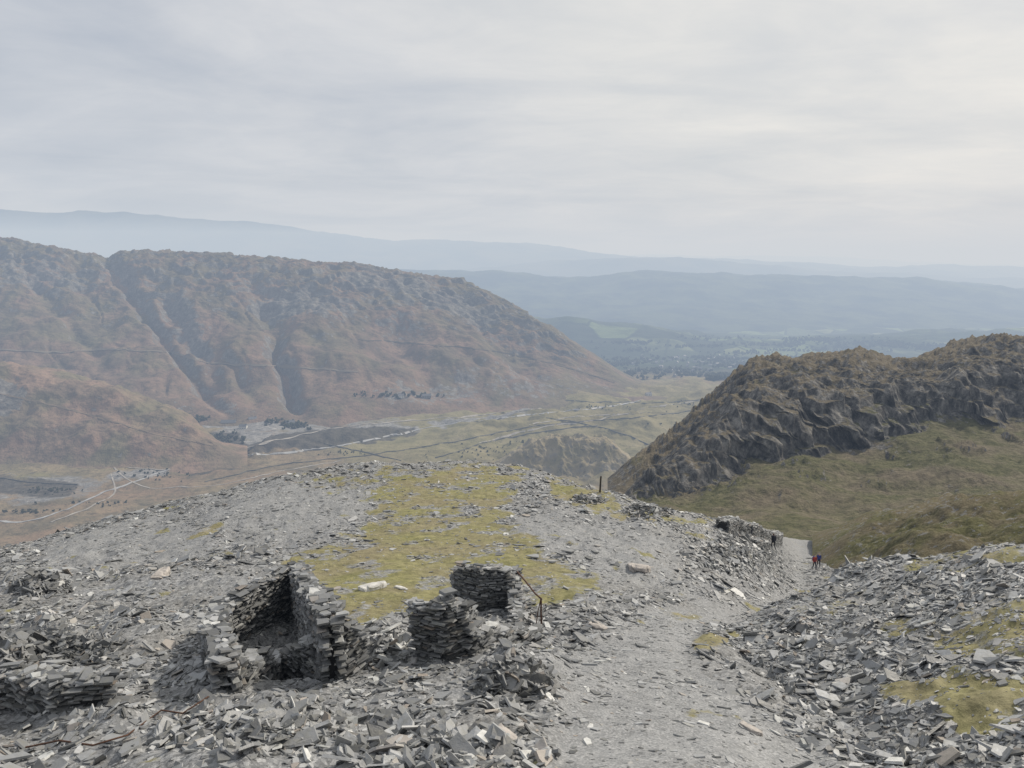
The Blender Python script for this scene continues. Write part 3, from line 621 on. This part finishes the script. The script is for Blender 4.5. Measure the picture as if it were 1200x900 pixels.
r3=ridge('far_ridge',[(-1100,225),(-300,236),(0,242),(60,248),(170,250),(300,262),(400,273),(470,281),(560,282),(640,289),(740,300),(850,304),(1000,310),(1150,314),(2300,318)],335,9000,11500,FAR,100,1200,147)
r4=ridge('horizon_ridge',[(-1100,290),(400,290),(640,296),(760,299),(900,300),(1050,305),(1200,312),(1500,312),(2300,308)],316,18000,22000,FAR,150,2500,149,300)
r5=ridge('low_foothill',[(-1100,400),(560,380),(640,374),(720,380),(800,392),(880,400),(960,398),(1080,392),(1200,388),(2300,380)],418,3000,3500,VAL,40,260,151,field=1)
# ------------------------------------------------------------------ tracks, river, walls
def ribbon(name,sheet,pix,w,mat,lift=.35,height=0,step=5,wob=.8):
    P=[]
    px=np.array(pix,float); d=np.concatenate([[0],np.cumsum(np.hypot(*np.diff(px,axis=0).T))]); n=max(4,int(d[-1]/step))
    us=pchip(np.linspace(0,d[-1],n),d,px[:,0]); vs=pchip(np.linspace(0,d[-1],n),d,px[:,1])
    wobn=fbm(us/22,vs*0+len(pix),3,len(name))*wob*3
    hs=[sheet.hit(u,v+q) for u,v,q in zip(us,vs,wobn)]
    V=[];Q=[]
    k=4 if height else 2
    for i in range(n):
        p,nn=hs[i]; a=hs[max(0,i-1)][0]; b=hs[min(n-1,i+1)][0]; t=(b-a); t.z=0; t.normalize(); s=Vector((t.y,-t.x,0)); s.z=-(nn.x*s.x+nn.y*s.y)/max(nn.z,.2)
        ww=w*rng.uniform(.6,1.25)
        if height: V+= [p-s*w/2-Vector((0,0,1)),p-s*w*.35+Vector((0,0,height)),p+s*w*.35+Vector((0,0,height)),p+s*w/2-Vector((0,0,1))]
        else: V+=[p-s*ww/2+Vector((0,0,lift)),p+s*ww/2+Vector((0,0,lift))]
        if i:
            for c in range(k-1): Q.append(((i-1)*k+c,(i-1)*k+c+1,i*k+c+1,i*k+c))
    return quads_obj(name,np.array([tuple(v) for v in V]),Q,mat)
TR=mat_flat('track_gravel',(.34,.32,.29),.9,(.22,.205,.185),.06); WL=mat_flat('field_wall_stone',(.13,.125,.11),.9,(.08,.078,.07),.2); RV=mat_flat('stream_bed',(.38,.39,.40),.5,(.2,.2,.2),.05)
ribbon('track',valley,[(-60,526),(0,528),(60,530),(105,535),(132,546),(190,550),(240,545),(275,530),(330,515),(400,501),(480,493),(560,487),(640,478)],4.4,TR,lift=.6)
ribbon('track',valley,[(132,546),(150,562),(175,572),(240,570),(330,552),(400,540)],2.4,TR)
ribbon('track',valley,[(130,555),(135,575),(110,592),(60,612)],2.2,TR)
ribbon('stream',valley,[(-40,605),(20,612),(70,600),(120,578),(170,560),(205,548),(260,536),(330,531),(400,522),(470,508),(520,498),(580,491)],3.8,RV)
ribbon('stream',valley,[(580,491),(620,486),(700,478),(760,468)],6,RV)
ribbon('track',valley,[(560,520),(640,500),(700,492),(760,478),(830,468),(870,460)],3.2,TR)
ribbon('track',valley,[(620,498),(680,488),(760,484)],3,TR)
for pts in ([(240,565),(330,545),(420,535),(520,520),(640,498),(760,488),(840,478)],[(510,537),(600,512),(700,498)],[(760,520),(700,500),(640,490)],[(380,520),(470,540)],[(660,470),(760,472),(860,466)],[(0,560),(40,566),(90,568)]):
    ribbon('field_wall',valley,pts,1.4,WL,height=1.1)
ribbon('fell_path',fell,[(-40,408),(0,410),(60,413),(130,410),(200,414),(240,425),(330,430),(420,436)],3.5,mat_flat('path_peat',(.22,.19,.15),.9),lift=1.2)
ribbon('fell_path',near,[(-40,455),(40,470),(110,488),(180,508),(250,522)],2.2,mat_flat('path_earth',(.24,.19,.14),.9),lift=.6)
ribbon('fell_path',fell,[(420,398),(500,404),(580,412),(660,430),(720,448)],2.5,mat_flat('path_dark',(.09,.08,.065),.9),lift=1.0)
# ------------------------------------------------------------------ houses
HW=mat_flat('whitewash',(.62,.62,.58),.8,(.5,.5,.47),1); HS=mat_flat('stone_render',(.25,.25,.24),.8); RF=mat_flat('slate_roof',(.16,.165,.18),.6); GL=mat_flat('window_glass',(.02,.02,.025),.2)
def house(u,v,l,w,h,rot,wall,sheet=valley):
    p,_=sheet.hit(u,v); par=bpy.data.objects.new('stone_house',None); scene.collection.objects.link(par); par.location=p-Vector((0,0,.6)); par.rotation_euler=(0,0,rot)
    def mk(n,V,Fs,m):
        me=bpy.data.meshes.new(n); me.from_pydata(V,[],Fs); me.materials.append(m); o=bpy.data.objects.new(n,me); scene.collection.objects.link(o); o.parent=par
    a,b=l/2,w/2; r=h+w*.42
    mk('walls',[(-a,-b,0),(a,-b,0),(a,b,0),(-a,b,0),(-a,-b,h),(a,-b,h),(a,b,h),(-a,b,h),(-a,0,r),(a,0,r)],[(0,1,5,4),(2,3,7,6),(1,2,6,9,5),(3,0,4,8,7)],wall)
    e=.4; mk('roof',[(-a-e,-b-e,h-.3),(a+e,-b-e,h-.3),(a+e,0,r+.15),(-a-e,0,r+.15),(-a-e,b+e,h-.3),(a+e,b+e,h-.3)],[(0,1,2,3),(3,2,5,4)],RF)
    V=[];Fs=[]
    for side in (-1,1):
        n=max(2,int(l/4))
        for k in range(n):
            x=-a+l*(k+.5)/n
            for z in ((1,2.2),(3.4,4.5)):
                if z[1]<h: i=len(V); y=side*(b+.03); V+=[(x-.5,y,z[0]),(x+.5,y,z[0]),(x+.5,y,z[1]),(x-.5,y,z[1])]; Fs.append((i,i+1,i+2,i+3))
    mk('windows',V,Fs,GL)
    c=.5; mk('chimney',[(a-1.2+i*c*2-c,j*c*2-c,z) for z in (r-1,r+1.4) for i in (0,1) for j in (0,1)],[(0,1,3,2),(4,6,7,5),(0,4,5,1),(2,3,7,6),(0,2,6,4),(1,5,7,3)],HS)
for a in ((232,489,16,8,5.5,.2,HW),(252,492,12,7,5,.3,HW),(268,498,24,9,5.5,.1,HS),(296,494,13,8,5.5,.5,HW),(318,491,10,7,4.5,1.2,HS),(340,498,14,8,5.5,.4,HW),(222,487,12,7,5,.2,HW),(285,502,12,7,4.5,.0,HW)): house(*a)
for a in ((470,466,10,7,5,.3,HW),(500,466,16,7,5,.2,HS),(760,464,12,8,5,.3,HW)): house(*a,sheet=fell if a[0]<600 else valley)
V=[];Q=[]
VILL=mat_flat('village_render',(.30,.30,.29),.8,(.16,.16,.17),.03)
for k in range(60):
    t=rng.random(); u=740+t*180+rng.normal(0,14); v=427+rng.normal(0,7); sh=r5 if v<416 else valley; p,_=sh.hit(u,v)
    l,w,h=rng.uniform(8,15),rng.uniform(6,8),rng.uniform(4,6); r=rng.random()*3; c,s=math.cos(r),math.sin(r); i=len(V)
    for x,y,z in ((-l/2,-w/2,-2),(l/2,-w/2,-2),(l/2,w/2,-2),(-l/2,w/2,-2),(-l/2,-w/2,h),(l/2,-w/2,h),(l/2,w/2,h),(-l/2,w/2,h),(-l/2,0,h+3),(l/2,0,h+3)): V.append((p.x+x*c-y*s,p.y+x*s+y*c,p.z+z))
    for f in ((0,1,5,4),(2,3,7,6),(1,2,6,5),(3,0,4,7),(4,5,9,8),(6,7,8,9),(5,6,9,9),(7,4,8,8)): Q.append([i+x for x in f])
fl=[];st=[];tt=[]
for q in Q:
    q=[q[0],q[1],q[2]] if q[2]==q[3] else q; st.append(len(fl)); tt.append(len(q)); fl+=q
new_mesh('distant_village',np.array(V),fl,st,tt,VILL)
# ------------------------------------------------------------------ trees (distant masses)
LEAF=mat_flat('woodland_foliage',(.06,.065,.035),.9,(.025,.03,.018),.3)
def wood(name,spots,n,r0,r1):
    bm=bmesh.new(); bmesh.ops.create_icosphere(bm,subdivisions=1,radius=1); iv=np.array([v.co[:] for v in bm.verts]); ifc=np.array([[v.index for v in f.verts] for f in bm.faces]); bm.free()
    Vs=[];Fs=[];o=0
    for k in range(n):
        sh,u,v,ru,rv=spots[rng.integers(len(spots))]; p,_=sh.hit(u+rng.normal(0,ru),v+rng.normal(0,rv)); R=rng.uniform(r0,r1)
        for c in range(5):
            off=rng.normal(0,.38,3)*R; q=iv*R*rng.uniform(.3,.6)*(1+rng.uniform(-.35,.35,(len(iv),1)))*[1,1,1.2]+np.array([p.x,p.y,p.z+R*.7])+off*[1,1,.9]
            Vs.append(q); Fs.append(ifc+o); o+=len(iv)
    Fs=np.concatenate(Fs); m=len(Fs); return new_mesh(name,np.concatenate(Vs),Fs.ravel(),np.arange(m)*3,np.full(m,3),LEAF)
wood('distant_woodland',[(valley,330,494,12,2),(valley,345,500,8,2),(valley,262,514,12,3),(valley,300,489,18,1.5),(valley,240,542,10,2),(fell,465,464,22,2),(fell,230,492,10,2)],260,2,4.2)
sp=[]
for k in range(26):
    u=rng.uniform(650,960); v=rng.uniform(418,446); sp.append((valley,u,v,rng.uniform(6,24),rng.uniform(.6,1.6)))
for k in range(26): sp.append((r5,rng.uniform(640,1150),rng.uniform(396,414),rng.uniform(6,30),rng.uniform(.6,1.6)))
wood('distant_woodland',sp,2200,4,7)
wood('heather_scrub',[(valley,u,v,rng.uniform(8,25),rng.uniform(1,5)) for u,v in ((640,520),(700,478),(800,500),(560,530),(60,575),(250,538),(700,540),(820,475),(180,555),(30,600),(400,530),(120,590))],420,.7,1.8)
# ------------------------------------------------------------------ haze volume: air glows by emission in place of scattered daylight
m=bpy.data.materials.new('glowing_haze'); m.use_nodes=True; nt=m.node_tree; nt.nodes.clear()
SG=np.array([.86,1.05,1.36])*1.65e-4; HC=np.array([.635,.665,.70]); D=SG.max()
ab=node(nt,'ShaderNodeVolumeAbsorption',{'Color':c4(tuple(1-SG/D)),'Density':float(D)})
ec=SG*HC; em=node(nt,'ShaderNodeEmission',{'Color':c4(tuple(ec/ec.max())),'Strength':float(ec.max())})
ad=node(nt,'ShaderNodeAddShader',{0:ab.outputs[0],1:em.outputs[0]}); out=node(nt,'ShaderNodeOutputMaterial',{'Volume':ad.outputs[0]})
bm=bmesh.new(); bmesh.ops.create_cube(bm,size=1)
for w_ in bm.verts: w_.co=Vector((w_.co.x*110000,w_.co.y*110000,-1000 if w_.co.z<0 else 420))
me=bpy.data.meshes.new('haze'); bm.to_mesh(me); bm.free(); me.materials.append(m); o=bpy.data.objects.new('haze',me); scene.collection.objects.link(o)
# ------------------------------------------------------------------ light & sky
SE,SA=math.radians(42),math.radians(52)
sd=Vector((math.sin(SA)*math.cos(SE),math.cos(SA)*math.cos(SE),math.sin(SE)))
sl=bpy.data.lights.new('sun','SUN'); sl.energy=3.7; sl.angle=math.radians(2.0); sl.color=(1,.94,.85)
so=bpy.data.objects.new('sun',sl); scene.collection.objects.link(so); so.rotation_euler=sd.to_track_quat('Z','Y').to_euler()
wd=bpy.data.worlds.new('World'); scene.world=wd; wd.use_nodes=True; nt=wd.node_tree; bg=nt.nodes['Background']
sky=node(nt,'ShaderNodeTexSky',sky_type='NISHITA',sun_disc=False,sun_elevation=SE,sun_rotation=SA,dust_density=3.0,air_density=1.2)
class W(MB):
    def __init__(s,nt): s.nt=nt
w=W(nt); tc=node(nt,'ShaderNodeTexCoord').outputs['Generated']; xyz=node(nt,'ShaderNodeSeparateXYZ',{0:tc}); x,y,z=xyz.outputs
zz=w.math('ADD',w.math('MAXIMUM',z,0),.12); cv=node(nt,'ShaderNodeCombineXYZ',{0:w.math('DIVIDE',x,zz),1:w.math('MULTIPLY',w.math('DIVIDE',y,zz),1.3),2:0}).outputs[0]
n1=w.noise(.62,5,.55,vec=cv,dist=.7); n2=w.noise(2.0,5,.65,vec=cv,dist=.5)
dt=node(nt,'ShaderNodeVectorMath',{0:tc,1:tuple(sd)},operation='DOT_PRODUCT').outputs['Value']
gl=w.ramp(dt,[(.15,(.54,.57,.63)),(.5,(.655,.67,.70)),(.66,(.79,.788,.765)),(.84,(.87,.855,.81)),(1,(1.0,.97,.9))])
cl=w.mix(1.0,gl,w.ramp(n1,[(.3,(.82,.84,.89)),(.5,(.98,.98,.985)),(.68,(1.09,1.08,1.06))]),'MULTIPLY')
cl=w.mix(1.0,cl,w.ramp(n2,[(.35,(.94,.95,.965)),(.65,(1.05,1.043,1.033))]),'MULTIPLY')
sk=w.mix(1.0,sky.outputs[0],(.08,.08,.08),'MULTIPLY')
col=w.mix(w.ramp(n1,[(.35,.82),(.6,.97)]),sk,cl)
nt.links.new(col,bg.inputs[0]); bg.inputs[1].default_value=1.0
scene.view_settings.view_transform='Standard'; scene.view_settings.look='None'; scene.view_settings.exposure=0
